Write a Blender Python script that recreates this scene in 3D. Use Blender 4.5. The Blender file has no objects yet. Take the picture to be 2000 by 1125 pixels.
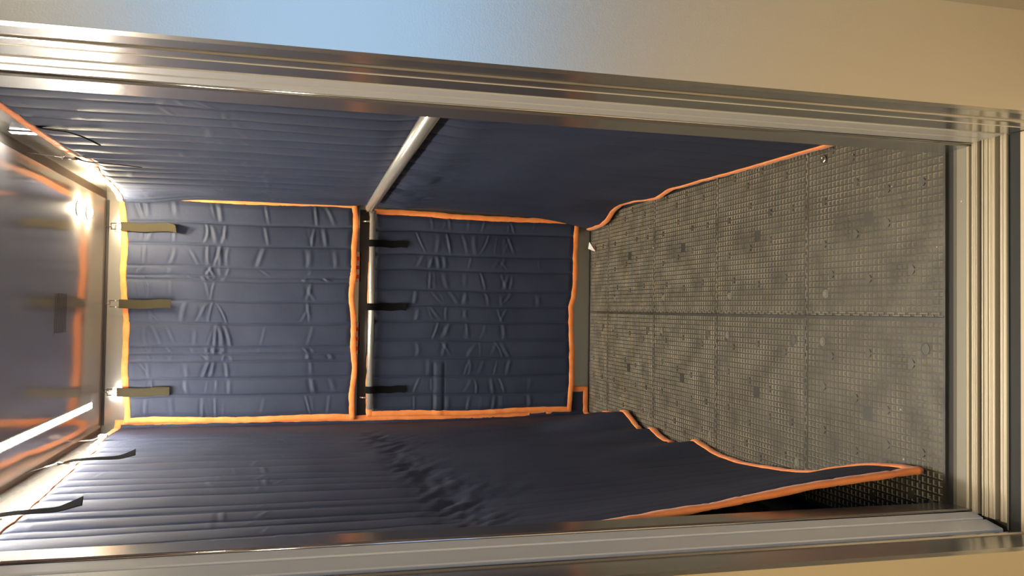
import bpy, math, random
import numpy as np
from mathutils import Vector, Matrix

random.seed(7)
scn = bpy.context.scene
COL = scn.collection
PI = math.pi

# ------------------------------------------------------------------ view
scn.view_settings.view_transform = 'Standard'
scn.view_settings.look = 'None'
scn.view_settings.gamma = 1.0
scn.view_settings.use_curve_mapping = False
scn.view_settings.exposure = 0.0
scn.cycles.max_bounces = 10
scn.cycles.diffuse_bounces = 4
scn.cycles.glossy_bounces = 6
scn.cycles.transmission_bounces = 4
scn.cycles.sample_clamp_indirect = 6.0
scn.cycles.caustics_reflective = True

# ------------------------------------------------------------------ materials
def new_mat(name):
    m = bpy.data.materials.new(name); m.use_nodes = True
    nt = m.node_tree
    return m, nt, nt.nodes['Principled BSDF']

def setin(b, **kw):
    for k, v in kw.items():
        k = k.replace('_', ' ')
        if k in b.inputs: b.inputs[k].default_value = v

def noise_bump(nt, b, scale, strength, dist=0.002, detail=3, stretch=None):
    tc = nt.nodes.new('ShaderNodeTexCoord')
    n = nt.nodes.new('ShaderNodeTexNoise'); n.inputs['Scale'].default_value = scale; n.inputs['Detail'].default_value = detail
    src = tc.outputs['Object']
    if stretch:
        mp = nt.nodes.new('ShaderNodeMapping'); mp.inputs['Scale'].default_value = stretch
        nt.links.new(src, mp.inputs['Vector']); src = mp.outputs['Vector']
    nt.links.new(src, n.inputs['Vector'])
    bp = nt.nodes.new('ShaderNodeBump'); bp.inputs['Strength'].default_value = strength; bp.inputs['Distance'].default_value = dist
    nt.links.new(n.outputs['Fac'], bp.inputs['Height'])
    nt.links.new(bp.outputs['Normal'], b.inputs['Normal'])
    return n, bp, src

def colour_noise(nt, b, c1, c2, scale, lo=.35, hi=.65, detail=4, stretch=None, sock='Base Color'):
    tc = nt.nodes.new('ShaderNodeTexCoord'); src = tc.outputs['Object']
    if stretch:
        mp = nt.nodes.new('ShaderNodeMapping'); mp.inputs['Scale'].default_value = stretch
        nt.links.new(src, mp.inputs['Vector']); src = mp.outputs['Vector']
    n = nt.nodes.new('ShaderNodeTexNoise'); n.inputs['Scale'].default_value = scale; n.inputs['Detail'].default_value = detail
    nt.links.new(src, n.inputs['Vector'])
    r = nt.nodes.new('ShaderNodeValToRGB')
    r.color_ramp.elements[0].position = lo; r.color_ramp.elements[0].color = (*c1, 1)
    r.color_ramp.elements[1].position = hi; r.color_ramp.elements[1].color = (*c2, 1)
    nt.links.new(n.outputs['Fac'], r.inputs['Fac'])
    nt.links.new(r.outputs['Color'], b.inputs[sock])

def mat_fabric():
    m, nt, b = new_mat('navy_nylon')
    setin(b, Roughness=.62, Specular_IOR_Level=.28)
    colour_noise(nt, b, (.027, .034, .061), (.036, .044, .074), 5, detail=6)
    n, bp, src = noise_bump(nt, b, 55, .25, .003, 5)
    # fine weave
    w = nt.nodes.new('ShaderNodeTexNoise'); w.inputs['Scale'].default_value = 900; w.inputs['Detail'].default_value = 1
    nt.links.new(src, w.inputs['Vector'])
    b2 = nt.nodes.new('ShaderNodeBump'); b2.inputs['Strength'].default_value = .25; b2.inputs['Distance'].default_value = .0006
    nt.links.new(w.outputs['Fac'], b2.inputs['Height']); nt.links.new(bp.outputs['Normal'], b2.inputs['Normal'])
    nt.links.new(b2.outputs['Normal'], b.inputs['Normal'])
    return m

def mat_orange():
    m, nt, b = new_mat('orange_tape')
    setin(b, Roughness=.6, Sheen_Weight=.2)
    colour_noise(nt, b, (.94, .245, .048), (1.0, .325, .078), 24)
    noise_bump(nt, b, 160, .35, .002, 3)
    return m

def mat_simple(name, col, rough=.6, metal=0., spec=.5, bump=None, **kw):
    m, nt, b = new_mat(name)
    b.inputs['Base Color'].default_value = (*col, 1)
    setin(b, Roughness=rough, Metallic=metal, Specular_IOR_Level=spec, **kw)
    if bump: noise_bump(nt, b, *bump)
    return m

def mat_metal(name, col, rough, brush=None, strength=.05):
    m, nt, b = new_mat(name)
    b.inputs['Base Color'].default_value = (*col, 1)
    setin(b, Roughness=rough, Metallic=1.0)
    if brush: noise_bump(nt, b, 1.0, strength, .001, 3, brush)
    return m

def mat_emit(name, col, strength):
    m, nt, b = new_mat(name)
    b.inputs['Base Color'].default_value = (*col, 1)
    setin(b, Emission_Strength=strength); b.inputs['Emission Color'].default_value = (*col, 1)
    return m

def mat_rubber(name='studded_black_rubber', c1=(.026, .023, .017), c2=(.058, .052, .038)):
    m, nt, b = new_mat(name)
    setin(b, Specular_IOR_Level=.55)
    colour_noise(nt, b, c1, c2, 9, .3, .7, 6)
    tc = nt.nodes.new('ShaderNodeTexCoord')
    n = nt.nodes.new('ShaderNodeTexNoise'); n.inputs['Scale'].default_value = 14; n.inputs['Detail'].default_value = 5
    nt.links.new(tc.outputs['Object'], n.inputs['Vector'])
    mr = nt.nodes.new('ShaderNodeMapRange'); mr.inputs['From Min'].default_value = .3; mr.inputs['From Max'].default_value = .7
    mr.inputs['To Min'].default_value = .34; mr.inputs['To Max'].default_value = .58
    nt.links.new(n.outputs['Fac'], mr.inputs['Value']); nt.links.new(mr.outputs['Result'], b.inputs['Roughness'])
    return m

def mat_dusty_lit():
    # pale recess walls: caught light put into the colour; dust on joint ridges
    m, nt, b = new_mat('dusty_lit_rubber_edge')
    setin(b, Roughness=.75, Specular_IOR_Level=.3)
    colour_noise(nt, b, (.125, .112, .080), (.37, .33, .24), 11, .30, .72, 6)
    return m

def mat_linen_steel(col=(.66, .61, .49)):
    # textured stainless wall cladding
    m, nt, b = new_mat('linen_textured_steel')
    b.inputs['Base Color'].default_value = (*col, 1)
    setin(b, Roughness=.30, Metallic=.92)
    noise_bump(nt, b, 420, .12, .001, 2)
    return m

M = dict(
    fabric=mat_fabric(), orange=mat_orange(), rubber=mat_rubber(), dusty_lit=mat_dusty_lit(), rubberpit=mat_rubber('rubber_recess_floor', (.044, .039, .029), (.098, .087, .063)), linen=mat_linen_steel(), linen2=mat_linen_steel((.54, .49, .40)),
    olive=mat_simple('olive_webbing', (.040, .034, .020), .9, spec=.1, bump=(300, .4, .001, 2)),
    black=mat_simple('black_shaded_webbing', (.008, .008, .008), .95, spec=.0, bump=(300, .4, .001, 2)),  # black; on the lower back straps the colour holds their shade
    steel=mat_metal('brushed_steel', (.56, .55, .53), .17, (4, 4, 400), .02),
    steelj=mat_simple('brushed_steel_jamb', (.50, .485, .45), .22, metal=.90, bump=(1.0, .02, .001, 3, (60, 60, 1.2))),
    satin=mat_simple('satin_steel', (.68, .67, .63), .32, metal=.35),
    chrome=mat_metal('polished_steel', (.80, .79, .76), .10),
    cabwall=mat_simple('polished_cab_wall', (.58, .55, .48), .11, metal=.7),
    ceil=mat_simple('polished_ceiling_panel', (.48, .43, .37), .10, metal=.42),
    alu=mat_simple('worn_aluminium', (.46, .405, .30), .45, metal=.35),
    gap=mat_simple('dark_joint', (.02, .018, .015), .7), gapc=mat_simple('ceiling_joint', (.10, .085, .06), .6),
    groove=mat_simple('dirty_groove', (.13, .115, .088), .7, bump=(200, .4, .002, 3)),
    slate=mat_simple('dark_slate_strip', (.036, .038, .036), .5, spec=.15),
    skirt=mat_metal('kick_plate_steel', (.58, .57, .54), .3, (2, 2, 300), .05),
    hallfloor=mat_simple('beige_floor', (.62, .51, .345), .55, bump=(60, .1, .002, 4)),
    hallwall=mat_simple('hall_plaster', (.52, .46, .36), .85, bump=(80, .1, .002, 4)),
    hallceil=mat_simple('hall_ceiling_paint', (.6, .57, .5), .9),
    white=mat_simple('white_plate', (.75, .74, .70), .5),
    red=mat_simple('red_print', (.55, .10, .06), .6),
    crumb=mat_simple('white_crumb', (.75, .72, .65), .7),
    disc=mat_simple('grey_fixing_disc', (.17, .155, .12), .5),
    strip=mat_emit('strip_diffuser', (1.0, .94, .85), 330),
    spot=mat_emit('spot_lens', (1.0, .86, .60), 1350),
    wlamp=mat_emit('wall_lamp_lens', (.93, .96, 1.0), 110),
    hlamp=mat_emit('hall_lamp_lens', (1.0, .78, .45), 14),
    grey=mat_simple('grey_housing', (.30, .29, .27), .5),
    plate=mat_simple('scuffed_sill_plate', (.25, .225, .17), .5, metal=.2, bump=(120, .08, .001, 4)),
    satin_lit=mat_simple('satin_steel_lit', (.82, .80, .74), .32, metal=.2),  # same satin steel, colour raised to carry the stronger light on the left
    rail=mat_simple('satin_rail', (.72, .68, .58), .26, metal=.75),
    blackgloss=mat_simple('black_gloss_strip', (.020, .019, .017), .22),
    grass=mat_simple('grass', (.10, .25, .03), .9),
    frame=mat_simple('window_frame_grey', (.25, .26, .27), .5),
)
def mat_glass():
    m, nt, b = new_mat('window_glass')
    b.inputs['Base Color'].default_value = (.95, .98, 1, 1)
    setin(b, Roughness=0.0, IOR=1.45, Transmission_Weight=1.0)
    return m
M['glass'] = mat_glass()

# ------------------------------------------------------------------ helpers
def prop(o, label=None, cat=None, group=None, kind=None):
    if label: o['label'] = label
    if cat: o['category'] = cat
    if group: o['group'] = group
    if cat and not kind: kind = 'thing'
    if kind: o['kind'] = kind
    return o

def empty(name, loc=(0, 0, 0)):
    o = bpy.data.objects.new(name, None); COL.objects.link(o); o.location = loc
    o.empty_display_size = .05
    return o

class MB:
    def __init__(s): s.v = []; s.f = []; s.mi = []; s.cur = 0
    def add(s, vs, fs):
        n = len(s.v); s.v += [tuple(map(float, p)) for p in vs]
        for f in fs: s.f.append(tuple(i + n for i in f)); s.mi.append(s.cur)
    def box(s, x0, x1, y0, y1, z0, z1, bev=0):
        if bev <= 0:
            vs = [(x, y, z) for z in (z0, z1) for y in (y0, y1) for x in (x0, x1)]
            s.add(vs, [(0, 2, 3, 1), (4, 5, 7, 6), (0, 1, 5, 4), (2, 6, 7, 3), (0, 4, 6, 2), (1, 3, 7, 5)])
        else:
            b = bev
            def ring(z, i): return [(x0+i, y0+b+0*i, z), (x0+b, y0+i, z), (x1-b, y0+i, z), (x1-i, y0+b, z), (x1-i, y1-b, z), (x1-b, y1-i, z), (x0+b, y1-i, z), (x0+i, y1-b, z)]
            rings = [ring(z0, b*.7), ring(z0+b, 0), ring(z1-b, 0), ring(z1, b*.7)]
            s.rings(rings, True)
    def rings(s, rings, caps=True):
        n = len(rings[0]); vs = [p for r in rings for p in r]; fs = []
        for k in range(len(rings)-1):
            for i in range(n):
                j = (i+1) % n
                fs.append((k*n+i, k*n+j, (k+1)*n+j, (k+1)*n+i))
        if caps:
            fs.append(tuple(range(n))[::-1]); fs.append(tuple((len(rings)-1)*n+i for i in range(n)))
        s.add(vs, fs)
    def tube(s, pts, r, n=12, caps=True):
        pts = [Vector(p) for p in pts]; rs = r if isinstance(r, (list, tuple)) else [r]*len(pts)
        rings = []; up = None
        for i, p in enumerate(pts):
            t = (pts[min(i+1, len(pts)-1)] - pts[max(i-1, 0)]).normalized()
            if up is None:
                up = Vector((0, 0, 1)) if abs(t.z) < .9 else Vector((1, 0, 0))
            a = (up - t*up.dot(t)).normalized(); b = t.cross(a); up = a
            rings.append([tuple(p + (a*math.cos(2*PI*k/n) + b*math.sin(2*PI*k/n))*rs[i]) for k in range(n)])
        s.rings(rings, caps)
    def prism(s, prof, axis, a0, a1):
        """closed profile extruded along an axis; axis 'x': prof=(y,z), 'z': prof=(x,y)"""
        if axis == 'x': mk = lambda p, a: (a, p[0], p[1])
        elif axis == 'z': mk = lambda p, a: (p[0], p[1], a)
        else: mk = lambda p, a: (p[0], a, p[1])
        s.rings([[mk(p, a0) for p in prof], [mk(p, a1) for p in prof]], True)
    def build(s, name, mat, parent=None, smooth=False, loc=(0, 0, 0), recalc=True):
        me = bpy.data.meshes.new(name)
        me.from_pydata([(p[0]-loc[0], p[1]-loc[1], p[2]-loc[2]) for p in s.v], [], s.f)
        mats = mat if isinstance(mat, (list, tuple)) else [mat]
        for mm in mats: me.materials.append(mm)
        if len(mats) > 1: me.polygons.foreach_set('material_index', s.mi)
        import bmesh
        bm = bmesh.new(); bm.from_mesh(me)
        if recalc: bmesh.ops.recalc_face_normals(bm, faces=bm.faces)
        bm.to_mesh(me); bm.free()
        if smooth: me.polygons.foreach_set('use_smooth', [True]*len(me.polygons))
        o = bpy.data.objects.new(name, me); COL.objects.link(o)
        if parent: o.parent = parent
        else: o.location = loc
        return o

def struct(mb, name, mat, **k):
    return prop(mb.build(name, mat, **k), kind='structure')
def boxs(name, mat, *b, bev=0):
    m = MB(); m.box(*b, bev=bev); return struct(m, name, mat)

# ------------------------------------------------------------------ camera (solved from the tile grid and the door verticals)
F, A, B, CR = 1604.2, 0.245795, 0.0263802, -0.0202217
CAM = Vector((0.0049079, -1.4599816, 1.3110013))
fwd = Vector((math.sin(B)*math.cos(A), math.cos(B)*math.cos(A), -math.sin(A)))
right = Vector((math.cos(B), -math.sin(B), 0)); down = fwd.cross(right)
r_ = right*math.cos(CR) + down*math.sin(CR); d_ = -right*math.sin(CR) + down*math.cos(CR)
cd = bpy.data.cameras.new('camera'); cam = bpy.data.objects.new('camera', cd); COL.objects.link(cam)
cd.sensor_fit = 'HORIZONTAL'; cd.sensor_width = 36; cd.lens = F/2000*36; cd.clip_start = .02
mw = Matrix.Identity(4)
for i in range(3):
    mw[i][0] = d_[i]; mw[i][1] = r_[i]; mw[i][2] = -fwd[i]; mw[i][3] = CAM[i]
cam.matrix_world = mw
scn.camera = cam

# ------------------------------------------------------------------ main dimensions
XR, XL, YB, ZC = .468, -.528, 2.25, 2.118       # cab inner faces
YF = -.33                                      # hall face of the front wall
HDR = 2.02                                     # head of the door opening

# ------------------------------------------------------------------ cab shell
boxs('floor', M['gap'], XL-.02, XR+.02, -.030, YB+.02, -.06, -.0065)
boxs('wall_back', M['cabwall'], XL-.03, XR+.03, YB, YB+.03, -.06, 2.2)
boxs('wall_right', M['cabwall'], XR, XR+.03, -.03, YB, -.06, 2.2)
boxs('wall_left', M['cabwall'], XL-.03, XL, -.03, YB, -.06, 2.2)
boxs('ceiling', M['ceil'], XL+.022, XR-.032, -.02, YB-.012, ZC, ZC+.03)
boxs('ceiling_slab', M['gap'], XL-.03, XR+.03, -.03, YB+.03, ZC+.035, ZC+.06)
# dark shadow gap running round the ceiling panel
m = MB(); m.box(XR-.032, XR, -.02, YB, ZC+.004, ZC+.03); struct(m, 'trim_1', M['gapc'])
m = MB(); m.box(XL, XL+.022, -.02, YB, ZC+.004, ZC+.03); struct(m, 'trim_2', M['gapc'])
m = MB(); m.box(XL+.022, XR-.032, YB-.012, YB, ZC+.004, ZC+.03); struct(m, 'trim_3', M['gapc'])
m = MB(); m.box(XL+.03, XR-.03, YB-.003, YB, 1.036, 1.083, bev=.001); struct(m, 'trim_12', M['blackgloss'])
m = MB(); m.box(XL+.03, XR-.034, YB-.0035, YB, 2.1085, 2.1175); struct(m, 'trim_13', M['gap'])
# kick plates
m = MB(); m.prism([(YB, 0), (YB-.005, 0), (YB-.005, .092), (YB-.003, .098), (YB, .098)], 'x', XL+.02, XR-.012); struct(m, 'baseboard_back', M['skirt'])
m = MB(); m.prism([(XR, 0), (XR-.006, 0), (XR-.006, .08), (XR-.003, .088), (XR, .088)], 'y', .0, YB-.02); struct(m, 'baseboard_right', M['skirt'])
m = MB(); m.prism([(XL, 0), (XL+.006, 0), (XL+.006, .08), (XL+.003, .088), (XL, .088)], 'y', .0, YB-.02); struct(m, 'baseboard_left', M['skirt'])

# front returns of the cab (mirror-like posts) and header
m = MB(); m.prism([(.3535, -.066), (.3505, -.062), (.349, .006), (.352, .010), (XR, .010), (XR, -.030), (.40, -.066)], 'z', -.006, 2.10)
struct(m, 'trim_4', M['steelj'])
m = MB(); m.prism([(-.3885, -.066), (-.386, -.062), (-.3885, .002), (-.391, .006), (XL, .006), (XL, -.030), (-.43, -.066)], 'z', -.006, 2.10)
struct(m, 'trim_5', M['steelj'])
boxs('trim_6', M['steelj'], XL, XR, -.066, .006, HDR, 2.16)

# ------------------------------------------------------------------ front wall, door lining
boxs('wall_front_right', M['linen'], .3525, .5235, YF, YF+.02, -.01, 2.6)
boxs('wall_front_side', M['linen2'], .5255, 3.2, YF+.012, YF+.03, -.01, 2.6)
boxs('wall_front_left', M['linen'], -1.8, -.3865, YF, YF+.02, -.01, 2.6)
boxs('wall_front_top', M['linen'], -.3865, .3525, YF, YF+.02, HDR, 2.6)
def bead(cx, cy, r, n=10):
    return [(cx+r*math.cos(a), cy+r*math.sin(a)) for a in [2*PI*k/n for k in range(n)]]
# right lining: outer face, bead, inner face, step
m = MB(); m.prism([(.3535, YF+.0205), (.3550, -.268), (.3550, -.2625), (.3525, -.2600), (.3520, -.2570), (.3535, -.2535), (.3555, -.2520), (.3565, -.163), (.3600, -.1615), (.40, -.1615), (.40, YF+.0205)], 'z', -.01, HDR+.03)
struct(m, 'trim_7', M['steelj'])
m = MB(); m.prism([(.3562, -.2165), (.3548, -.2158), (.3562, -.2150), (.362, -.2155)], 'z', -.01, HDR); struct(m, 'trim_8', M['satin'])
m = MB(); m.prism([(-.3875, YF+.0205), (-.4010, -.196), (-.3985, -.1930), (-.3982, -.1880), (-.4005, -.1850), (-.4080, -.1640), (-.44, -.1640), (-.44, YF+.0205)], 'z', -.01, HDR+.03)
struct(m, 'trim_9', M['steelj'])
boxs('trim_10', M['steelj'], -.44, .40, YF+.021, -.164, HDR, HDR+.04)
# closing pieces behind the linings (shaft side)
boxs('wall_shaft_right', M['gap'], .402, .56, YF+.031, -.07, -.01, 2.3)
boxs('wall_shaft_left', M['gap'], -.60, -.442, YF+.021, -.07, -.01, 2.3)
boxs('wall_shaft_top', M['gap'], -.60, .56, YF+.031, .02, HDR+.15, 2.35)

# parked door panel edges (right) and closing jambs (left): narrow satin uprights
def upright(name, prof, mat, label, cat, kind=None):
    m = MB(); m.prism(prof, 'z', .001, HDR)
    o = m.build(name, mat); prop(o, label, cat, kind=kind); return o
upright('door_1', [(.3590, -.1500), (.3572, -.1480), (.3562, -.1180), (.3576, -.1160), (.40, -.1160), (.40, -.1500)], M['satin'],
        'edge of the landing door parked in the right jamb, outer of the two', 'door', 'structure')
m = empty('door_2'); prop(m, 'edge of the cab door parked beside the right cab post, behind the landing door', 'door', kind='structure')
mm = MB(); mm.prism([(.3580, -.1080), (.3566, -.1060), (.3556, -.0760), (.3570, -.0735), (.40, -.0735), (.40, -.1080)], 'z', .001, HDR); mm.build('door_edge', M['satin'], m)
mm = MB(); mm.prism(bead(.3553, -.0710, .0022), 'z', .001, HDR); mm.build('edge_bead', M['chrome'], m, smooth=True)
upright('landing_jamb', [(-.4060, -.1480), (-.4040, -.1460), (-.3968, -.1075), (-.3985, -.1050), (-.44, -.1050), (-.44, -.1480)], M['satin_lit'],
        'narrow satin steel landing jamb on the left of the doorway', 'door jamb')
m = empty('cab_jamb'); prop(m, 'narrow satin steel cab jamb with bright bead, left of the doorway', 'door jamb')
mm = MB(); mm.prism([(-.3965, -.1000), (-.3950, -.0985), (-.3895, -.0740), (-.3905, -.0715), (-.44, -.0715), (-.44, -.1000)], 'z', .001, HDR); mm.build('jamb_face', M['satin_lit'], m)
mm = MB(); mm.prism(bead(-.3890, -.0690, .0020), 'z', .001, HDR); mm.build('edge_bead', M['chrome'], m, smooth=True)

# ------------------------------------------------------------------ sills (extruded aluminium profiles across the opening)
def sill(name, label, spans, x0=-.392, x1=.360, cat='door sill'):
    root = empty(name, (0, (spans[0][0]+spans[-1][1])/2, 0)); prop(root, label, cat)
    oy = root.location.y
    for pn, mat, segs in spans_by_mat(spans):
        mb = MB()
        for (ya, yb, z) in segs:
            b = min(.0012, abs(yb-ya)*.3)
            lo, hi = min(ya, yb)-oy, max(ya, yb)-oy
            mb.prism([(lo, -.03), (hi, -.03), (hi, z-b), (hi-b, z), (lo+b, z), (lo, z-b)], 'x', x0, x1)
        mb.build(pn, mat, root)
    return root
def spans_by_mat(spans):
    out = {}
    for (ya, yb, z, pn, mat) in spans: out.setdefault((pn, mat.name), (pn, mat, []))[2].append((ya, yb, z))
    return list(out.values())
G = M['groove']; AL = M['alu']
sill('cab_sill', 'grooved aluminium cab sill in front of the rubber tiles', [
    (-.001, -.0185, -.012, 'track', M['gap']),
    (-.0185, -.0300, -.002, 'track', G),
    (-.0300, -.0565, 0., 'plate', M['plate']), (-.0572, -.0600, .0012, 'tread', AL), (-.0603, -.0632, .0012, 'tread', AL),
    (-.0632, -.0690, -.010, 'track', G),
    (-.0690, -.0740, 0., 'tread', AL), (-.0746, -.0775, 0., 'tread', AL), (-.0782, -.0805, .0005, 'tread', AL), (-.0810, -.0838, 0., 'tread', AL),
    (-.0838, -.0850, -.006, 'track', G)])
sill('landing_sill', 'grooved aluminium landing sill between the cab sill and the hall floor', [
    (-.0945, -.0985, 0., 'tread', AL), (-.0990, -.1010, -.002, 'track', G), (-.1010, -.1050, 0., 'tread', AL), (-.1050, -.1100, 0., 'tread', AL), (-.1108, -.1120, -.003, 'track', G),
    (-.1120, -.1178, 0., 'tread', AL), (-.1186, -.1210, 0., 'tread', AL), (-.1216, -.1280, .0006, 'tread', AL),
    (-.1280, -.1400, -.010, 'track', G),
    (-.1400, -.1466, 0., 'tread', AL), (-.1474, -.1550, 0., 'tread', AL)])
boxs('floor_pit', M['groove'], -.44, .40, -.170, -.028, -.05, -.0302)
m = MB(); m.box(-.44, .40, -.0945, -.0850, -.03, -.016); struct(m, 'trim_11', G)
t = empty('threshold_strip', (0, -.17, 0)); prop(t, 'dark slate threshold strip with steel edge, outermost across the doorway', 'threshold')
mm = MB(); mm.prism([(.0150, -.03), (.0105, -.03), (.0105, -.001), (.0130, .0005), (.0150, -.002)], 'x', -.405, .356); mm.build('steel_edge', M['steel'], t)
mm = MB(); mm.prism([(.0105, -.03), (.0105, -.005), (.0052, -.005), (.0045, 0), (-.0178, 0), (-.0178, -.03)], 'x', -.405, .356); mm.build('strip', M['slate'], t)
m = MB(); m.box(-.40, .355, YF, -.1882, -.03, 0); struct(m, 'floor_threshold', M['hallfloor'])

# ------------------------------------------------------------------ hall behind the camera
boxs('floor_hall', M['hallfloor'], -1.8, 3.2, -4.2, YF, -.03, 0)
boxs('ceiling_hall', M['hallceil'], -1.8, 3.2, -4.2, YF+.02, 2.6, 2.65)
boxs('wall_hall_left', M['hallwall'], -1.85, -1.8, -4.2, YF+.02, 0, 2.6)
boxs('wall_hall_right', M['hallwall'], 3.2, 3.25, -4.2, YF+.02, 0, 2.6)
WX0, WX1, WZ0, WZ1 = .6, 3.1, .05, 2.35
m = MB(); m.box(-1.85, WX0, -4.25, -4.2, 0, 2.6); m.box(WX1, 3.25, -4.25, -4.2, 0, 2.6); m.box(WX0, WX1, -4.25, -4.2, WZ1, 2.6); m.box(WX0, WX1, -4.25, -4.2, 0, WZ0)
struct(m, 'wall_hall_back', M['hallwall'])
m = MB()
for x in (WX0, (WX0+WX1)/2-.03, WX1-.06): m.box(x, x+.06, -4.245, -4.205, WZ0, WZ1)
m.box(WX0, WX1, -4.245, -4.205, WZ0, WZ0+.06); m.box(WX0, WX1, -4.245, -4.205, WZ1-.06, WZ1)
wf = struct(m, 'window_1', M['frame'])
m = MB(); m.box(WX0+.06, WX1-.06, -4.228, -4.222, WZ0+.06, WZ1-.06); g = m.build('pane', M['glass'], wf)
boxs('ground', M['grass'], -8, 12, -16, -4.25, -.2, -.05)
m = MB(); m.prism(bead(1.55, -3.6, .13, 20), 'z', 2.56, 2.598); struct(m, 'ceiling_hall_lamp', M['hlamp'])

def area(name, loc, rot, sx, sy, power, col):
    l = bpy.data.lights.new(name, 'AREA'); l.shape = 'RECTANGLE'; l.size = sx; l.size_y = sy; l.energy = power; l.color = col
    o = bpy.data.objects.new(name, l); COL.objects.link(o); o.location = loc; o.rotation_euler = rot
    return o
area('daylight', ((WX0+WX1)/2, -4.19, (WZ0+WZ1)/2), (-PI/2, 0, PI), WX1-WX0-.1, WZ1-WZ0-.1, 33, (.26, .52, 1.0))
area('hall_light', (-.35, -1.9, 2.58), (0, 0, 0), .9, .5, 58, (1.0, .82, .54))

w = bpy.data.worlds.new('world'); scn.world = w; w.use_nodes = True
bg = w.node_tree.nodes['Background']
sky = w.node_tree.nodes.new('ShaderNodeTexSky'); sky.sky_type = 'HOSEK_WILKIE'; sky.turbidity = 4
sky.sun_direction = Vector((.3, .5, .8)).normalized()
w.node_tree.links.new(sky.outputs['Color'], bg.inputs['Color']); bg.inputs['Strength'].default_value = .6

# ------------------------------------------------------------------ rubber tiles
PT = .5/31.2      # stud pitch
def tile_mesh(nx, ny, x_start, cut_x0, cut_x1, ylen, flats, seam_side):
    """x from cut_x0..cut_x1, y 0..ylen; studs start one pitch from y=0 / x=0 seam"""
    mb = MB(); mb.box(cut_x0+.0006, cut_x1-.0006, .0006, ylen-.0006, -.006, -.0031)
    hp = PT/2
    def quad(x0, x1, y0, y1):
        if x1-x0 < 1e-5 or y1-y0 < 1e-5: return
        mb.add([(x0, y0, 0), (x1, y0, 0), (x1, y1, 0), (x0, y1, 0)], [(0, 1, 2, 3)])
    xs = [x_start*(1.06+i)*PT for i in range(nx)]
    xs = sorted(x for x in xs if cut_x0 <= x-hp and x+hp <= cut_x1); ys = [(.85+j)*PT for j in range(ny) if (.85+j)*PT+hp <= ylen]
    X0, X1, Y0, Y1 = xs[0]-hp, xs[-1]+hp, ys[0]-hp, ys[-1]+hp
    e = .0006
    ex0, ex1, ey0, ey1 = cut_x0+e, cut_x1-e, min(e, Y0), ylen-e
    quad(ex0, X0, ey0, ey1); quad(X1, ex1, ey0, ey1); quad(X0, X1, ey0, Y0); quad(X0, X1, Y1, ey1)
    for (p, q) in (((ex0, ey0), (ex1, ey0)), ((ex1, ey0), (ex1, ey1)), ((ex1, ey1), (ex0, ey1)), ((ex0, ey1), (ex0, ey0))):
        mb.add([(*p, -.0031), (*q, -.0031), (*q, 0), (*p, 0)], [(0, 1, 2, 3)])
    A_, C_, H_ = PT*.385, PT*.270, -.0024
    for cx in xs:
        for cy in ys:
            if any((cx-fx)**2+(cy-fy)**2 < fr**2 for fx, fy, fr in flats):
                quad(cx-hp, cx+hp, cy-hp, cy+hp); continue
            n = len(mb.v)
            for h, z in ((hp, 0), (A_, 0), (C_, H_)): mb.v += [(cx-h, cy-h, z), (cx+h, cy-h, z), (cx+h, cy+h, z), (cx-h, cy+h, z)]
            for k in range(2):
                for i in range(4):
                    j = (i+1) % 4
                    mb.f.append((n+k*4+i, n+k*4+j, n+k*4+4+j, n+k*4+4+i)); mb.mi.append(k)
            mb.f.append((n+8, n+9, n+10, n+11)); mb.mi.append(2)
    # worn flat buttons between four studs
    for fx, fy in BUTTONS:
        fx *= x_start
        if fy > ylen-.02 or fx < cut_x0+.02 or fx > cut_x1-.02: continue
        n = 14; rr = PT*.62; mb.cur = 2
        mb.rings([[(fx+rr*math.cos(2*PI*k/n), fy+rr*math.sin(2*PI*k/n), z) for k in range(n)] for z in (-.0027, .0001)], True); mb.cur = 0
    # jigsaw joint ridges along the back edge and, on the right-hand tiles, the centre seam
    def ridge(pts, wd=.0011, h=.0016):
        for p, q in zip(pts[:-1], pts[1:]):
            p, q = Vector(p), Vector(q); d = (q-p).normalized(); nrm = Vector((-d.y, d.x, 0))*wd
            mb.cur = 1; a = [p-nrm-d*wd*.5, p+nrm-d*wd*.5, q+nrm+d*wd*.5, q-nrm+d*wd*.5]
            mb.rings([[(v.x, v.y, 0) for v in a], [(v.x, v.y, h) for v in a]], True); mb.cur = 0
    def jig(length, toXY):
        per = length/14; pts = []
        for k in range(14):
            for (u, v) in ((.05, -1), (.42, -1), (.30, 1), (.95, 1), (.80, -1)):
                pts.append(toXY((k+u)*per, v))
        return pts
    if seam_side: ridge([p for p in jig(ylen-.01, lambda u, v: (x_start*(.0048+v*.0030), u+.004, 0))])
    if ylen > .45: ridge([p for p in jig(cut_x1-cut_x0-.01, lambda u, v: (cut_x0+.004+u, ylen-.0048+v*.003, 0))])
    return mb
BUTTONS = [((k+.56)*PT, (j+.35)*PT) for k, j in ((6, 6), (13, 11), (6, 24), (5, 15), (18, 11), (18, 4), (24, 6), (12, 18), (20, 18), (26, 14), (18, 26), (26, 24), (11, 26), (24, 19))]
BIG = ((14.56)*PT, 15.35*PT)
disc_xy = (.0555, .413); disc2 = (.403, .038); big2 = (.070, .058)
def disc_mesh(r, ring):
    mb = MB(); n = 24
    if ring:
        mb.rings([[(rr*math.cos(2*PI*k/n), rr*math.sin(2*PI*k/n), z) for k in range(n)] for rr, z in ((r, 0), (r, .0006), (r*.95, .0010), (r*.88, .0010), (r*.84, .0003), (r*.5, .0004))], True)
    else:
        mb.rings([[(rr*math.cos(2*PI*k/n), rr*math.sin(2*PI*k/n), z) for k in range(n)] for rr, z in ((r, 0), (r, .0005), (r*.62, .0003), (r*.60, .0014), (r*.5, .0018))], True)
    return mb
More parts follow.
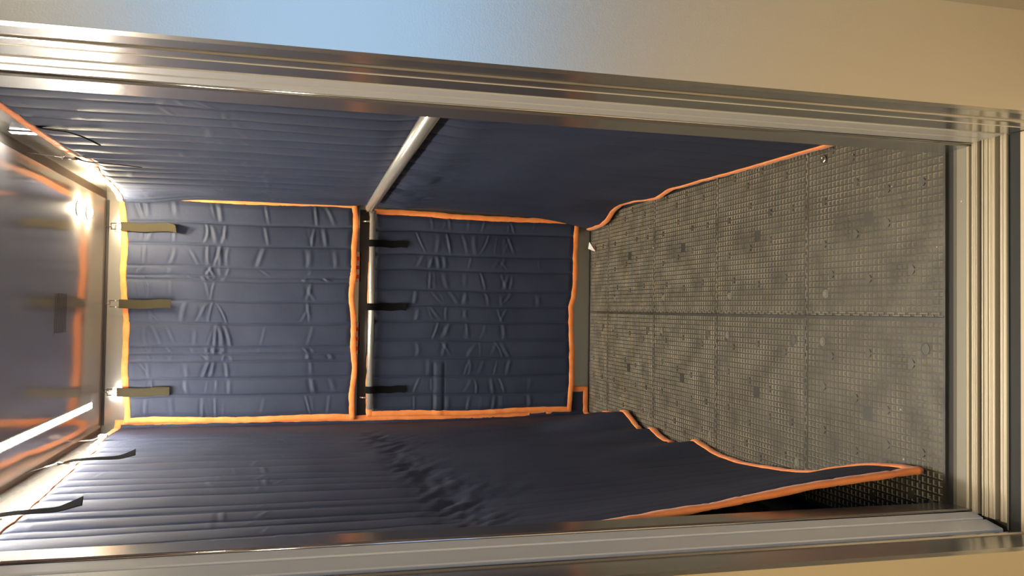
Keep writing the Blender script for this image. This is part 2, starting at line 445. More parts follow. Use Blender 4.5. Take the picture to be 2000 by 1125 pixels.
where_row = ['nearest the door sill', 'second row from the door sill', 'third row from the door sill', 'fourth row from the door sill', 'cut short at the back wall']
cache = {}
for side in (1, -1):
    w_full = (XR-.013) if side > 0 else .5
    for row in range(5):
        ylen = .5 if row < 4 else YB-.014-2.0
        key = (side, row == 4)
        fl = []
        if side > 0: dl = [('fixing_disc', disc_xy[0], disc_xy[1], .0115, 0)]
        else: dl = [('fixing_disc', -.0690, .425, .0115, 0), ('fixing_disc', -disc2[0], disc2[1], .0115, 0), ('round_plug', -big2[0], big2[1], .0135, 1)]
        fl = [(x, y, r*1.22) for _, x, y, r, _ in dl] + [(side*BIG[0], BIG[1], .0125)]
        if key not in cache:
            x0, x1 = (0, w_full) if side > 0 else (-w_full, 0)
            mb = tile_mesh(31, 30, side, x0, x1, ylen, fl, side > 0)
            ob = mb.build('rubber_floor_tile', [M['rubber'], M['dusty_lit'], M['rubberpit']], recalc=False)
            cache[key] = (ob, [])
            ds = []
            for nm, x, y, r, ring in dl:
                if y > ylen-.02: continue
                dm = disc_mesh(r, ring); d = dm.build(nm, M['rubberpit'] if ring else M['disc'], ob); d.location = (x, y, 0); ds.append(d)
            cache[key] = (ob, ds); o = ob
        else:
            src, ds = cache[key]
            o = src.copy(); COL.objects.link(o)
            for d in ds:
                c = d.copy(); COL.objects.link(c); c.parent = o
        o.location = (0, row*.5, 0)
        sd = 'right' if side > 0 else 'left'
        prop(o, f'black studded rubber floor tile {sd} of the centre seam, {where_row[row]}', 'floor tile', 'interlocking rubber floor tiles')

# ------------------------------------------------------------------ quilted blankets
rng = np.random.default_rng(11)
def smooth1(a, k):
    if k < 2: return a
    ker = np.hanning(k+2)[1:-1]; ker /= ker.sum()
    p = np.pad(a, (k, k), mode='edge'); return np.convolve(p, ker, 'same')[k:-k]

def vnoise(S, T, scale, seed):
    """smooth value noise on arrays"""
    r = np.random.default_rng(seed); g = r.random((64, 64))
    x = S/scale + 100.3; y = T/scale + 50.7
    xi = np.floor(x).astype(int); yi = np.floor(y).astype(int); fx = x-xi; fy = y-yi
    fx = fx*fx*(3-2*fx); fy = fy*fy*(3-2*fy)
    a = g[xi % 64, yi % 64]; b = g[(xi+1) % 64, yi % 64]; c = g[xi % 64, (yi+1) % 64]; d = g[(xi+1) % 64, (yi+1) % 64]
    return (a*(1-fx)+b*fx)*(1-fy)+(c*(1-fx)+d*fx)*fy - .5

def quilt(S, T, T01, seams, seed, pillow=.006, groove=.004, crease=.0022, dens=12, band=None, slope=None):
    r = np.random.default_rng(seed)
    Sx = S + (slope(T) if slope else 0) + .010*vnoise(S*0, T, .35, seed+5) + .004*vnoise(S, T, .12, seed+6)
    seams = np.sort(np.asarray(seams, float)); D = np.zeros_like(S)
    idx = np.clip(np.searchsorted(seams, Sx)-1, 0, len(seams)-2)
    lo = seams[idx]; wd = seams[idx+1]-lo; u = np.clip((Sx-lo)/wd, 0, 1)
    prof = np.sqrt(np.clip(np.sin(PI*u), 0, 1))
    D += pillow*np.minimum(wd/.09, 1.1)*prof
    dist = np.minimum(u, 1-u)*wd
    D -= groove*np.exp(-(dist/.0028)**2)
    base_t = r.random(dens)
    if band is not None: base_t = band[0] + (band[1]-band[0])*base_t
    H = T.max()-T.min()
    for k in range(len(seams)-1):
        mk = idx == k
        if not mk.any(): continue
        uu = u[mk]; tt = T01[mk]*H
        win = np.clip(np.sin(PI*uu), 0, 1)**.6
        acc = np.zeros_like(uu)
        for b in base_t:
            if r.random() < .38: continue
            t0 = (b + r.normal(0, .012))*H; sg = r.uniform(.0042, .0100); a = crease*r.uniform(.3, 1.25)
            cv = r.normal(0, .0055); ml = r.normal(0, .026)
            q = (tt - t0 - cv*(4*(uu-.5)**2) - ml*(uu-.5))/sg
            span = np.exp(-((uu-r.uniform(.2, .8))/r.uniform(.35, 1.0))**2)
            acc += a*(np.exp(-q*q) - .7*np.exp(-(q-1.7)**2))*span
        D[mk] += acc*win
    D += .0035*vnoise(S, T, .16, seed+1) + .0012*vnoise(S, T, .06, seed+2)
    return D

def grid_mesh(name, P, mat, parent, thick, Nrm):
    ns, nt, _ = P.shape
    v = P.reshape(-1, 3); vb = (P - Nrm*thick).reshape(-1, 3)
    i = np.arange(ns*nt).reshape(ns, nt); n = ns*nt
    q = np.stack([i[:-1, :-1], i[1:, :-1], i[1:, 1:], i[:-1, 1:]], -1).reshape(-1, 4)
    qb = q[:, ::-1] + n
    def edge(a): 
        return np.stack([a[1:], a[:-1], a[:-1]+n, a[1:]+n], -1)
    loop = np.concatenate([i[:, 0], i[-1, 1:], i[-2::-1, -1], i[0, -2::-1]])
    qs = edge(loop)
    faces = np.concatenate([q, qb, qs]); verts = np.concatenate([v, vb])
    # orientation: face normals should follow Nrm
    p0, p1, p2 = verts[q[len(q)//2][:3]]
    if np.dot(np.cross(p1-p0, p2-p0), Nrm.reshape(-1, 3)[q[len(q)//2][0]]) < 0: faces = faces[:, ::-1]
    me = bpy.data.meshes.new(name)
    me.vertices.add(len(verts)); me.vertices.foreach_set('co', verts.astype(np.float32).ravel())
    me.loops.add(faces.size); me.loops.foreach_set('vertex_index', faces.astype(np.int32).ravel())
    me.polygons.add(len(faces)); me.polygons.foreach_set('loop_start', np.arange(0, faces.size, 4, dtype=np.int32))
    me.update(calc_edges=True)
    me.polygons.foreach_set('use_smooth', [True]*len(faces))
    me.materials.append(mat)
    o = bpy.data.objects.new(name, me); COL.objects.link(o); o.parent = parent
    return o

def grid_normals(P, out_dir):
    ds = np.gradient(P, axis=0); dt = np.gradient(P, axis=1)
    n = np.cross(ds, dt); n /= np.linalg.norm(n, axis=-1, keepdims=True)+1e-12
    if np.mean(n @ np.array(out_dir)) < 0: n = -n
    return n

def binding(P, Nrm, thick, parent, w=.013, seed=3, sides='btlr'):
    """orange tape folded over the edges: one swept flat strip per side, crumpled slightly"""
    r = np.random.default_rng(seed); mb = MB()
    edges = {'b': (P[:, 0], Nrm[:, 0], P[:, 1]), 't': (P[:, -1], Nrm[:, -1], P[:, -2]), 'l': (P[0], Nrm[0], P[1]), 'r': (P[-1], Nrm[-1], P[-2])}
    for sd in sides:
        e, nn, inn = edges[sd]
        seg = np.linalg.norm(np.diff(e, axis=0), axis=1); L = np.concatenate([[0], np.cumsum(seg)])
        n = max(8, int(L[-1]/.009)); q = np.linspace(0, L[-1], n)
        pe = np.stack([np.interp(q, L, e[:, k]) for k in range(3)], 1); ne = np.stack([np.interp(q, L, nn[:, k]) for k in range(3)], 1)
        ii = np.stack([np.interp(q, L, (inn-e)[:, k]) for k in range(3)], 1)
        for k in range(3):
            ne[:, k] = smooth1(ne[:, k], 9)
        tg = np.gradient(pe, axis=0); tg /= np.linalg.norm(tg, axis=1, keepdims=True)
        ne -= tg*(ne*tg).sum(1, keepdims=True); ne /= np.linalg.norm(ne, axis=1, keepdims=True)
        iv = np.cross(ne, tg); sg = np.sign((iv*ii).sum(1, keepdims=True)); sg[sg == 0] = 1; iv *= np.sign(np.sum(sg)) or 1
        jw = smooth1(r.normal(0, .0016, n), 5); jh = smooth1(r.normal(0, .0010, n), 4); jo = smooth1(r.normal(0, .0025, n), 13)
        # stitched tucks
        tuck = np.zeros(n)
        for c in range(6, n-4, 1):
            if r.random() < .10: tuck[c] = -.0018
        rings = []
        for k in range(n):
            c = pe[k] + iv[k]*(w*.72 + jo[k]) - ne[k]*(thick*.42)
            hw = w + jw[k]; hh = thick*.5 + .0042 + jh[k] + tuck[k]
            ring = []
            for a in np.linspace(0, 2*PI, 12, endpoint=False):
                ca, sa = math.cos(a), math.sin(a)
                x = math.copysign(abs(ca)**.5, ca)*hw; y = math.copysign(abs(sa)**.6, sa)*hh
                ring.append(tuple(c + iv[k]*x + ne[k]*y))
            rings.append(ring)
        mb.rings(rings, True)
    return mb.build('binding', M['orange'], parent, smooth=True)

def strap(pts, wdir, width, th, mat, parent, name='strap', twist=0.):
    pts = [Vector(p) for p in pts]
    # resample smoothly (Catmull-Rom)
    out = []
    for i in range(len(pts)-1):
        p0, p1, p2, p3 = pts[max(i-1, 0)], pts[i], pts[i+1], pts[min(i+2, len(pts)-1)]
        for k in range(6):
            t = k/6
            out.append(.5*((2*p1)+(-p0+p2)*t+(2*p0-5*p1+4*p2-p3)*t*t+(-p0+3*p1-3*p2+p3)*t**3))
    out.append(pts[-1])
    wd = Vector(wdir).normalized(); mb = MB(); rings = []
    for i, p in enumerate(out):
        t = (out[min(i+1, len(out)-1)]-out[max(i-1, 0)]).normalized()
        w_ = (wd - t*wd.dot(t)).normalized(); w_ = Matrix.Rotation(twist*(i/len(out))**3, 3, t) @ w_
        nn = t.cross(w_)
        h = width/2
        rings.append([tuple(p+w_*a*h+nn*b*th/2) for a, b in ((-1, -.6), (-.94, -1), (.94, -1), (1, -.6), (1, .6), (.94, 1), (-.94, 1), (-1, .6))])
    mb.rings(rings, True)
    return mb.build(name, mat, parent)

def buckle(parent, c, u, v, a=.019, b=.0125, r=.0021):
    """rectangular wire ring: u half-length dir, v half-width dir"""
    c, u, v = Vector(c), Vector(u).normalized(), Vector(v).normalized()
    mb = MB(); cor = [c-u*a-v*b, c+u*a-v*b, c+u*a+v*b, c-u*a+v*b]
    pts = cor+[cor[0]]
    for p, q in zip(pts[:-1], pts[1:]):
        d = (q-p).normalized()*r; mb.tube([p-d, q+d], r, 8)
    return mb.build('buckle', M['chrome'], parent, smooth=True)

NS = .0042; NT = .0042
# ---- back, upper
blk = empty('quilted_blanket', (0, 2.21, 1.09)); prop(blk, 'upper navy quilted blanket on the back wall, orange edged, above the back handrail', 'blanket', 'navy quilted protection blankets')
def rel(P, o): return P - np.array(o.location)
def back_panel(root, y0, left, right_, bot, top, seams, seed, out=-1, **kw):
    """left/right_: fn(v) X ; bot/top: fn(X) Z"""
    xs = np.linspace(0, 1, int(.96/NS)); vs = np.linspace(0, 1, int((top(0)-bot(0))/NT))
    U, V = np.meshgrid(xs, vs, indexing='ij')
    X = left(V)*(1-U)+right_(V)*U; Z = bot(X)*(1-V)+top(X)*V
    Pb = np.stack([X, np.full_like(X, y0), Z], -1)
    Nn = np.zeros_like(Pb); Nn[..., 1] = -1
    D = quilt(X, Z, V, seams, seed, **kw)
    # flatten at the bound edges
    ed = np.minimum(np.minimum(U, 1-U)*.95, np.minimum(V, 1-V)*(Z.max()-Z.min()))
    D *= np.clip((ed-.019)/.022, 0, 1)**.6
    P = Pb + Nn*D[..., None]
    if 'post' in kw: P = kw['post'](P)
    return P, Nn
seamsU = [-.51, -.371, -.299, -.228, -.196, -.166, -.069, .025, .112, .131, .171, .264, .354, .475]
rngw = lambda a, b, s: (lambda x: a + 0*x)
topU = lambda X: 2.043 + .018*(X/.45) + .004*np.sin(X*17)
botU = lambda X: 1.098 + .010*X + .005*np.sin(X*11+1) + .003*np.sin(X*29)
P, N = back_panel(blk, 2.212, lambda V: -.487+.003*np.sin(V*9), lambda V: .459+.003*np.sin(V*8+1), botU, topU, seamsU, 21, pillow=.0075, groove=.0045, crease=.0046, dens=16, band=(.02, .92), slope=lambda T: (T-1.2)*.012)
P = rel(P, blk)
grid_mesh('quilted_panel', P, M['fabric'], blk, .009, N)
binding(P, N, .009, blk, seed=31)
L = lambda o, x, y, z: (x-o.location.x, y-o.location.y, z-o.location.z)
for k, (sx, zend) in enumerate(((.322, 1.885), (.004, 1.852), (-.357, 1.850))):
    if k == 0: pts = [(sx, 2.196, 2.052), (sx, 2.188, 2.03), (sx-.003, 2.190, 1.97), (sx+.002, 2.188, 1.90), (sx+.002, 2.176, 1.865), (sx-.006, 2.160, 1.835)]
    else: pts = [(sx, 2.196, 2.052), (sx, 2.188, 2.03), (sx-.002, 2.190, 1.95), (sx+.003, 2.187, 1.90), (sx+.002, 2.184, zend)]
    s = strap([L(blk, *p) for p in pts], (1, 0, 0), .036, .003, M['olive'], blk, twist=(.7 if k == 0 else 0))
    s['label'] = 'dark olive webbing strap'
    b_ = buckle(s, L(blk, sx, 2.20, 2.070), (0, .15, 1), (1, 0, 0))
    b_['label'] = 'bright steel buckle'

# ---- back, lower
blk2 = empty('quilted_blanket', (0, 2.21, .09)); prop(blk2, 'lower navy quilted blanket on the back wall, hung under the back handrail by dark straps', 'blanket', 'navy quilted protection blankets')
seamsL = [-.50, -.385, -.305, -.221, -.141, -.06, .013, .084, .174, .243, .347, .46]
topL = lambda X: 1.040 + .003*np.sin(X*15)
hemx = np.array([-.50, -.46, -.342, -.2, -.031, .02, .06, .114, .25, .416, .46]); hemz = np.array([.100, .098, .087, .088, .094, .096, .082, .078, .076, .071, .071])
botL = lambda X: np.interp(X, hemx, hemz)
P, N = back_panel(blk2, 2.212, lambda V: -.477+.008*(1-V)+.004*np.sin(V*9), lambda V: .425+.010*V+.003*np.sin(V*8+1), botL, topL, seamsL, 41, pillow=.0085, groove=.004, crease=.0032, dens=15, band=(.12, .8))
# the stitched pocket band near the left edge
D = np.zeros(P.shape[:2])
msk = 1/(1+np.exp((P[..., 0]+.243)/.004))
D += .0045*msk*(np.exp(-((P[..., 2]-.724)/.017)**4)) - .003*msk*(np.exp(-((P[..., 2]-.7495)/.003)**2)+np.exp(-((P[..., 2]-.6985)/.003)**2))
P = P + N*D[..., None]
P = rel(P, blk2)
grid_mesh('quilted_panel', P, M['fabric'], blk2, .008, N)
binding(P, N, .008, blk2, seed=32)
RY, RZ, RR = 2.184, 1.031, .0145
for sx in (.285, .006, -.357):
    pts = [(sx, RY+.020, RZ-.02), (sx, RY+.017, RZ+.006), (sx, RY+.006, RZ+.0165), (sx, RY-.008, RZ+.0155), (sx, RY-.0165, RZ+.002), (sx, RY-.013, RZ-.016), (sx, RY+.004, RZ-.050), (sx-.002, RY+.012, RZ-.09), (sx+.002, RY+.011, RZ-.125), (sx, RY+.008, .876)]
    s = strap([L(blk2, *p) for p in pts], (1, 0, 0), .030, .0025, M['black'], blk2); s['label'] = 'webbing strap looped round the handrail, shade put into its colour'

# ---- side blankets
def side_panel(y_of_s, bot, top, xfun, seams, seed, smax, outsign, n_t, cut=.0052, damp=None, **kw):
    s = np.linspace(0, smax, int(smax/cut)); v = np.linspace(0, 1, n_t)
    S_, V = np.meshgrid(s, v, indexing='ij')
    Zb, Zt = bot(S_), top(S_)
    Z = Zb*(1-V)+Zt*V
    X, Y = xfun(S_, Z)
    Pb = np.stack([X, Y, Z], -1)
    N = grid_normals(Pb, (outsign, 0, 0))
    D = quilt(S_, Z, V, seams, seed, **kw)
    ed = np.minimum(np.minimum(S_, smax-S_), np.minimum(V, 1-V)*2.0)
    D = D*np.clip((ed-.019)/.022, 0, 1)**.6
    if damp is not None: D = damp(S_, Z, D)
    return Pb + N*D[..., None], N
def seam_list(a, b, p, seed, jit=.016):
    r = np.random.default_rng(seed); o = [a]; x = a
    while x < b-.05:
        x += p + r.uniform(-jit, jit)*2
        o.append(x)
        if r.random() < .22: x += .017; o.append(x)
    o[-1] = max(o[-1], b+.03)
    return o

# right wall
blk3 = empty('quilted_blanket', (.44, 1.1, .03)); prop(blk3, 'navy quilted blanket covering the right wall behind the right handrail', 'blanket', 'navy quilted protection blankets')
yy = np.linspace(0, 2.3, 231)
topR = smooth1(np.interp(yy, [0, .62, .9, 1.04, 1.19, 1.25, 1.34, 1.56, 1.74, 2.01, 2.12, 2.3], [2.0, 1.992, 1.990, 1.996, 1.998, 1.975, 1.972, 2.006, 2.014, 2.030, 2.052, 2.052]), 5)
botR = smooth1(np.interp(yy, [0, .42, .83, 1.0, 1.15, 1.29, 1.5, 2.3], [.012, .018, .027, .036, .038, .030, .028, .030]), 7)
hemR = smooth1(np.interp(yy, [0, .4, .8, 1.15, 1.27, 1.38, 1.47, 1.6, 1.75, 1.85, 1.92, 2.0, 2.3], [.434, .434, .437, .441, .449, .427, .431, .447, .452, .436, .395, .376, .366]), 5)
def xr(Y, Z):
    h = np.interp(Y, yy, hemR); xt = .447
    hs = np.interp(Y, [0, 1.5, 2.0, 2.3], [.437, .437, .412, .405])
    w1 = np.clip(1-Z/1.0, 0, 1)**1.5; w2 = np.clip(1-Z/.30, 0, 1)**1.6
    X = xt + (hs-xt)*w1 + (h-hs)*w2
    X = X + .006*np.exp(-((Z-1.06)/.05)**2) - .008*np.exp(-((Z-.93)/.06)**2)*np.clip(Y*2, 0, 1)
    # the top sags in soft folds towards the room
    X = X - .006*np.clip((Z-1.6)/.4, 0, 1)*(1+np.sin(Y*9.0))*.5
    k1 = np.clip((Z-1.72)/.25, 0, 1); k2 = np.clip((Y-1.65)/.40, 0, 1)
    X = X - .020*k1*k1*(3-2*k1)*k2*k2*(3-2*k2)
    return X
def damp_r(S, Z, D):
    k = np.clip((Z-.75)/.35, 0, 1)
    D = D*(.16+.84*k)
    return D + (.020*vnoise(S, Z, .05, 77)+.014*vnoise(S, Z, .10, 78))*np.exp(-((Z-.92)/.09)**2)*np.clip((S-.9)/.5, 0, 1)*np.clip((2.06-S)/.05, 0, 1)
P, N = side_panel(None, lambda s: np.interp(s+.03, yy, botR), lambda s: np.interp(s+.03, yy, topR), lambda s, z: (xr(s+.03, z), s+.03), seam_list(-.02, 2.12, .098, 5), 51, 2.13, -1, 330, damp=damp_r, pillow=.0105, groove=.0080, crease=.0020, dens=9)
P = rel(P, blk3)
grid_mesh('quilted_panel', P, M['fabric'], blk3, .006, N)
binding(P, N, .006, blk3, w=.012, seed=33, sides='btl')
for k, (sy, pts) in enumerate(((.755, [(.437, 1.955), (.430, 1.945), (.426, 1.92), (.423, 1.88), (.412, 1.845), (.398, 1.815)]), (1.232, [(.440, 1.985), (.430, 1.96), (.426, 1.90), (.424, 1.85), (.420, 1.805)]))):
    s = strap([L(blk3, x, sy, z) for x, z in pts], (.12, 1, 0), .034, .003, M['olive'], blk3); s['label'] = 'dark olive webbing strap'
    if k == 1:
        b_ = buckle(s, L(blk3, .436, sy, 2.000), (0, 0, 1), (.3, 1, 0), .020, .012); b_['label'] = 'bright steel buckle'

# left wall
blk4 = empty('quilted_blanket', (-.45, 1.1, .02)); prop(blk4, 'navy quilted blanket covering the left wall, its front edge flared over the tiles', 'blanket', 'navy quilted protection blankets')
topLf = smooth1(np.interp(yy, [0, .6, .684, 1.2, 1.30, 1.372, 1.60, 1.655, 1.70, 2.053, 2.3], [1.95, 1.965, 1.968, 2.000, 2.004, 2.018, 2.022, 2.020, 2.045, 2.062, 2.062]), 4)
hemL = smooth1(np.interp(yy, [0, .05, .16, .30, .41, .55, .65, .79, .917, .98, 1.10, 1.20, 1.315, 1.38, 1.443, 1.50, 1.576, 1.64, 1.71, 1.80, 1.90, 1.96, 2.05, 2.3],
              [-.325, -.330, -.370, -.402, -.426, -.434, -.440, -.451, -.453, -.447, -.430, -.448, -.466, -.455, -.437, -.443, -.452, -.428, -.406, -.418, -.434, -.440, -.470, -.487]), 3)
hemLs = np.interp(yy, [0, .05, .2, .40, .8, 1.4, 1.8, 2.1, 2.3], [-.325, -.330, -.385, -.425, -.443, -.450, -.462, -.487, -.487])
frz, frx = [0, .02, .27, .5, .70, .85, 1.2, 1.6, 2.1], [-.328, -.330, -.352, -.384, -.405, -.420, -.446, -.465, -.485]
def xl(Y, Z):
    h = np.interp(Y, yy, hemL); hs = np.interp(Y, yy, hemLs); xt = np.interp(Y, [0, 1.2, 2.1], [-.500, -.503, -.5105])
    w1 = np.clip(1-Z/1.05, 0, 1)**1.7; t2 = np.clip((Z-.05)/.36, 0, 1); w2 = 1-t2*t2*(3-2*t2)
    X = xt + (hs-xt)*w1 + (h-hs)*w2
    fr = np.interp(Z, frz, frx); kf = np.exp(-(np.clip(Y-.05, 0, None)/.30)**1.6)
    X = X*(1-kf) + np.maximum(fr, X)*kf
    und = sum(np.clip((Y-a)/.02, 0, 1)*np.clip((b-Y)/.02, 0, 1) for a, b in ((1.455, 1.565), (1.11, 1.29), (1.735, 1.895), (1.96, 2.10)))
    X = X - .024*und*np.clip(1-Z/.075, 0, 1)
    X = X + .0015*np.exp(-((Z-1.05)/.07)**2)*np.clip((1.90-Y)/.4, 0, 1)
    return X
def xyl(S, Z):
    Y = S + .05
    X = xl(np.minimum(Y, 2.208), Z)
    # wrap round the rear corner
    R = .0195; q = np.clip((Y-2.214)/.031, 0, 1)*PI/2; u = np.clip((Y-2.245)/(2.32-2.245), 0, 1)
    bx = X + R*(1-np.cos(q)); by = np.minimum(Y, 2.214) + R*np.sin(q)
    xe = -.358 - .118*np.clip((Z-.11)/.10, 0, 1)
    bx = bx*(1-u) + np.maximum(xe, bx)*u
    return bx, by
def damp_l(S, Z, D):
    k = np.clip((Z-.95)/.35, 0, 1)
    D = D*(.16+.84*k)*np.clip((2.06-S)/.25, .06, 1)
    zc = 1.06 - .13*np.clip((2.0-S)/1.4, 0, 1)
    q = S*.75 + (Z-1)*.9
    fold = np.abs(vnoise(q, Z*.5+S*.2, .06, 87))*.010 + vnoise(q, Z, .030, 88)*.004 + vnoise(S, Z, .09, 89)*.006
    env = np.exp(-((Z-zc)/.075)**2) + .35*np.exp(-((Z-zc+.16)/.12)**2)*(vnoise(S, Z, .3, 90)+.5)
    return D + (fold-.002)*env*np.clip((1.98-S)/.2, 0, 1)
P, N = side_panel(None, lambda s: .016+.006*np.sin(s*5)+0*s, lambda s: np.interp(s+.05, yy, topLf), xyl, seam_list(-.03, 2.27, .098, 9), 61, 2.27, 1, 330, damp=damp_l, pillow=.0082, groove=.0060, crease=.0014, dens=9)
P = rel(P, blk4)
grid_mesh('quilted_panel', P, M['fabric'], blk4, .005, N)
binding(P, N, .005, blk4, w=.0125, seed=34)
for k, (sy, pts) in enumerate(((1.314, [(-.487, 2.03), (-.477, 1.995), (-.473, 1.94), (-.472, 1.88), (-.468, 1.85), (-.456, 1.815)]), (.625, [(-.482, 1.995), (-.474, 1.965), (-.470, 1.91), (-.468, 1.86), (-.462, 1.835), (-.450, 1.80)]))):
    s = strap([L(blk4, x, sy, z) for x, z in pts], (0, 1, 0), .034, .003, M['black'], blk4, twist=.5); s['label'] = 'black webbing strap'
    b_ = buckle(s, L(blk4, -.484, sy, 2.018 if k == 0 else 1.985), (0, 0, 1), (-.3, 1, 0), .014, .012); b_['label'] = 'dark buckle'

# ---- hooks from the shadow gap
hook_mesh = {}
def hook(name, p_top, p_low, label):
    mb = MB(); t, l = Vector(p_top), Vector(p_low); d = (l-t)
    side_v = Vector((1, 0, 0)) if abs(d.x) < .02 else Vector((0, 1, 0))
    pts = [t + Vector((0, 0, .012)), t, t+d*.5, l]
    for a in range(1, 7):
        an = a/6*PI*1.2
        pts.append(l + side_v*(.006*(1-math.cos(an))) + Vector((0, 0, -.006*math.sin(an))))
    mb.tube(pts, .0016, 8)
    o = mb.build(name, M['chrome'], smooth=True, loc=tuple(t)); prop(o, label, 'hook', 'wire hooks in the ceiling gap'); return o
hook('wire_hook', (.322, 2.243, 2.124), (.320, 2.203, 2.092), 'small wire hook holding the right strap of the upper back blanket')
hook('wire_hook', (.004, 2.243, 2.124), (.002, 2.203, 2.092), 'small wire hook holding the middle strap of the upper back blanket')
hook('wire_hook', (-.357, 2.243, 2.124), (-.359, 2.203, 2.092), 'small wire hook holding the left strap of the upper back blanket')
hook('wire_hook', (.447, 1.232, 2.124), (.438, 1.232, 2.022), 'long wire hook above the right wall blanket')
hook('wire_hook', (-.509, 1.314, 2.124), (-.486, 1.314, 2.036), 'wire hook above the left wall blanket beside the strip light')
m = MB(); m.tube([(-.509, 1.90, 2.13), (-.505, 1.90, 2.07), (-.489, 1.90, 2.035)], .002, 8); m.box(-.495, -.485, 1.885, 1.915, 2.02, 2.05, bev=.002)
o = m.build('strap_clip', M['white'], loc=(-.5, 1.9, 2.05)); prop(o, 'small white clip at the rear top of the left wall blanket', 'clip')

# ------------------------------------------------------------------ handrails
hr = empty('handrail', (0, RY, RZ)); prop(hr, 'round steel handrail across the back wall over the dark straps', 'handrail', 'steel handrails')
m = MB(); m.tube([L(hr, -.442, RY, RZ), L(hr, -.440, RY, RZ), L(hr, .428, RY, RZ), L(hr, .430, RY, RZ)], [RR*.8, RR, RR, RR*.8], 24); m.build('rail', M['rail'], hr, smooth=True)
for x in (.381, -.391):
    m = MB(); m.tube([L(hr, x, YB, 1.072), L(hr, x, 2.20, 1.070), L(hr, x, RY+.004, 1.062), L(hr, x, RY, RZ+.008)], .0035, 10); m.build('bracket', M['chrome'], hr, smooth=True)
RX, RZ2 = .4215, 1.056
hr2 = empty('handrail', (RX, 1.0, RZ2)); prop(hr2, 'steel handrail along the right wall in front of its blanket', 'handrail', 'steel handrails')
m = MB(); m.tube([L(hr2, RX, .06, RZ2), L(hr2, RX, .062, RZ2), L(hr2, RX, 2.02, RZ2), L(hr2, RX, 2.022, RZ2)], [.015, .0190, .0190, .015], 32); m.build('rail', M['rail'], hr2, smooth=True)
m = MB(); m.tube([L(hr2, RX, 2.012, RZ2), L(hr2, RX-.004, 2.06, RZ2+.002), L(hr2, RX-.006, 2.09, RZ2+.006), L(hr2, RX-.006, 2.249, RZ2+.008)], .0035, 10); m.build('bracket', M['chrome'], hr2, smooth=True)

# notices glimpsed below the upper blanket
for nm, x0, x1, lab in (('notice_plate', .115, .250, 'white and red notice plate under the upper back blanket hem, right of centre'), ('notice_plate', -.205, -.062, 'white notice plate under the upper back blanket hem, left of centre')):
    root = empty(nm, ((x0+x1)/2, YB-.002, 1.11)); prop(root, lab, 'notice', 'notices behind the upper back blanket')
    m = MB(); m.box(*(x0-root.location.x, x1-root.location.x), -.001, .0015, -.034, .07, bev=.0006); m.build('plate', M['white'], root)
    for k in range(3):
        a = x0 + (x1-x0)*(.12+.3*k); m = MB(); m.box(a-root.location.x, a+.016-root.location.x, -.0018, -.0005, -.030, .05); m.build('red_band', M['red'], root)

# ------------------------------------------------------------------ cab lamps
SY0, SY1, SX = .12, 2.062, -.394
cl = empty('strip_light', (SX, SY0, ZC)); prop(cl, 'long glowing LED strip light on the ceiling beside the left wall', 'ceiling light')
m = MB(); m.box(-.0105, .0105, .004, SY1-SY0-.004, -.0062, -.0018, bev=.0018); m.build('diffuser', M['strip'], cl, smooth=False)
m = MB()
for sx in (-1, 1): m.box(min(sx*.0108, sx*.0145), max(sx*.0108, sx*.0145), 0, SY1-SY0, -.0052, -.0004)
m.box(-.0108, .0108, 0, SY1-SY0, -.0016, -.0004); m.build('housing', M['grey'], cl)
for k, (x, y, lab) in enumerate(((.347, 1.80, 'small glowing ceiling spotlight at the rear right, farther from the back wall'), (.348, 1.94, 'small glowing ceiling spotlight at the rear right, closest to the back wall'))):
    s = empty('ceiling_spotlight', (x, y, ZC)); prop(s, lab, 'spotlight', 'rear ceiling spotlights')
    n = 20
    m = MB(); m.rings([[(r*math.cos(2*PI*j/n), r*math.sin(2*PI*j/n), z) for j in range(n)] for r, z in ((.027, -.0006), (.027, -.003), (.0255, -.004), (.024, -.004))], True); m.build('housing', M['chrome'], s, smooth=False)
    m = MB(); m.rings([[(r*math.cos(2*PI*j/n), r*math.sin(2*PI*j/n), z) for j in range(n)] for r, z in ((.0238, -.0042), (.0215, -.010), (.014, -.0145), (.006, -.016))], True); m.build('lens', M['spot'], s, smooth=True)
wl = empty('wall_lamp', (XR, 1.018, 2.062)); prop(wl, 'small glowing rectangular lamp on the right wall above the blanket', 'wall lamp')
m = MB(); m.box(-.0030, -.0004, -.014, .014, -.037, .037, bev=.001); m.build('housing', M['grey'], wl)
m = MB(); m.box(-.0048, -.0032, -.010, .010, -.032, .032, bev=.0006); m.build('lens', M['wlamp'], wl)

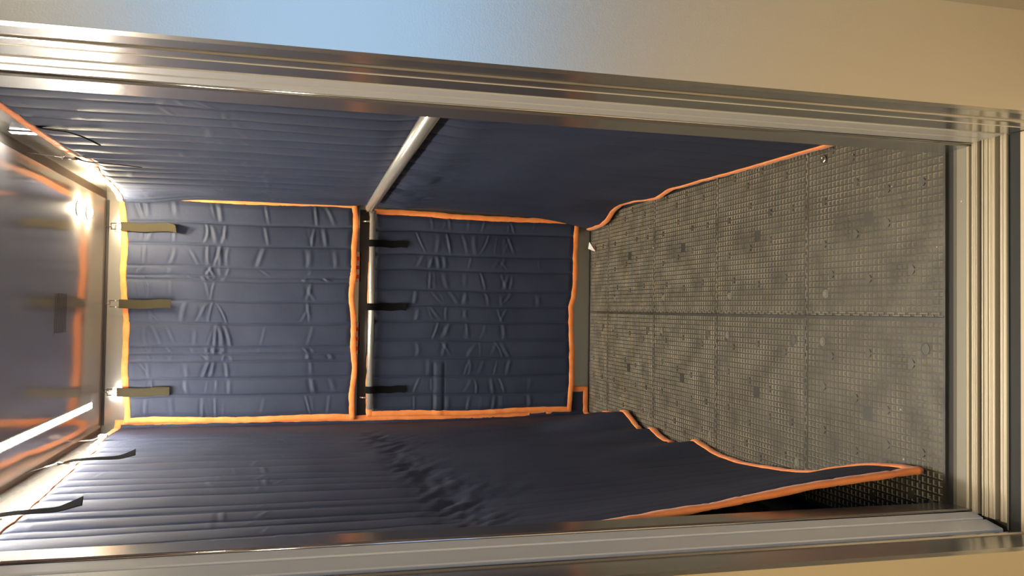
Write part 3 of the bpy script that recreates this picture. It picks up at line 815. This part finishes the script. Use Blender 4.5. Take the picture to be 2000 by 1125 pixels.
# ceiling vent: a block of fine parallel slots
v = empty('ceiling_vent', (-.03, 1.62, ZC)); prop(v, 'faint slotted ventilation grille in the middle of the ceiling', 'vent')
m = MB(); m.box(-.075, .075, -.072, .072, -.0012, -.0004); m.build('plate', M['ceil'], v)
for k in range(8):
    y = -.063 + k*.018; m = MB(); m.box(-.066, .066, y-.0013, y+.0013, -.0022, -.0013); o = m.build('slot', M['gapc'], v)

# ------------------------------------------------------------------ litter
m = MB(); a = [(-.008, .02), (.024, .004), (-.022, -.016)]
t = empty('paper_scrap', (.30, 2.165, .004)); prop(t, 'torn white and red scrap of paper on the floor at the back kick plate', 'paper')
m.rings([[(x, y, .004+.022*(y > 0)) for x, y in a], [(x, y, .005+.022*(y > 0)) for x, y in a]], True); m.build('white_face', M['white'], t)
m = MB(); b = [(-.024, -.021), (-.020, -.010), (.003, -.011), (.022, -.0005), (.022, -.004)]
m.rings([[(x, y, .0045) for x, y in b], [(x, y, .0055) for x, y in b]], True); m.build('red_edge', M['red'], t)
mb = MB(); n = 24
rg = [[((.0072+.0032*math.cos(f))*math.cos(2*PI*j/n), (.0072+.0032*math.cos(f))*math.sin(2*PI*j/n), .0045+.0012*math.sin(f)) for j in range(n)] for f in [2*PI*i/8 for i in range(9)]]
mb.rings(rg, False); o = mb.build('washer', M['chrome'], smooth=True); o.location = (.408, .420, 0); prop(o, 'small steel washer lying on the tiles near the right wall', 'washer')
mb = MB()
pxs = [(.36, .06), (.33, .13), (.30, .16), (.27, .13), (.31, .24), (.28, .21), (-.21, .13), (.02, -.012), (-.06, -.008), (-.12, -.011), (-.19, -.006), (-.385, .04), (-.36, .07), (.18, -.010), (.40, .30), (.24, -.045), (.36, .30), (-.32, .12), (.25, 1.5), (.33, 1.55), (.31, 1.46), (.15, .02)]
for x, y in pxs:
    z = .0032 if y > 0 else (-.004 if y < -.03 else -.0115)
    if y < -.03: z = .0002
    s_ = random.uniform(.0009, .0020); vs = [(x+s_*random.uniform(.5, 1.3)*math.cos(q), y+s_*random.uniform(.5, 1.3)*math.sin(q)) for q in (0, 1.3, 2.5, 3.9, 5.1)]
    mb.rings([[(p[0], p[1], z) for p in vs], [(p[0], p[1], z+.0016) for p in vs]], True)
o = mb.build('crumbs', M['crumb']); prop(o, 'scattered white crumbs on the tiles and in the sill gap', 'crumbs', kind='stuff')
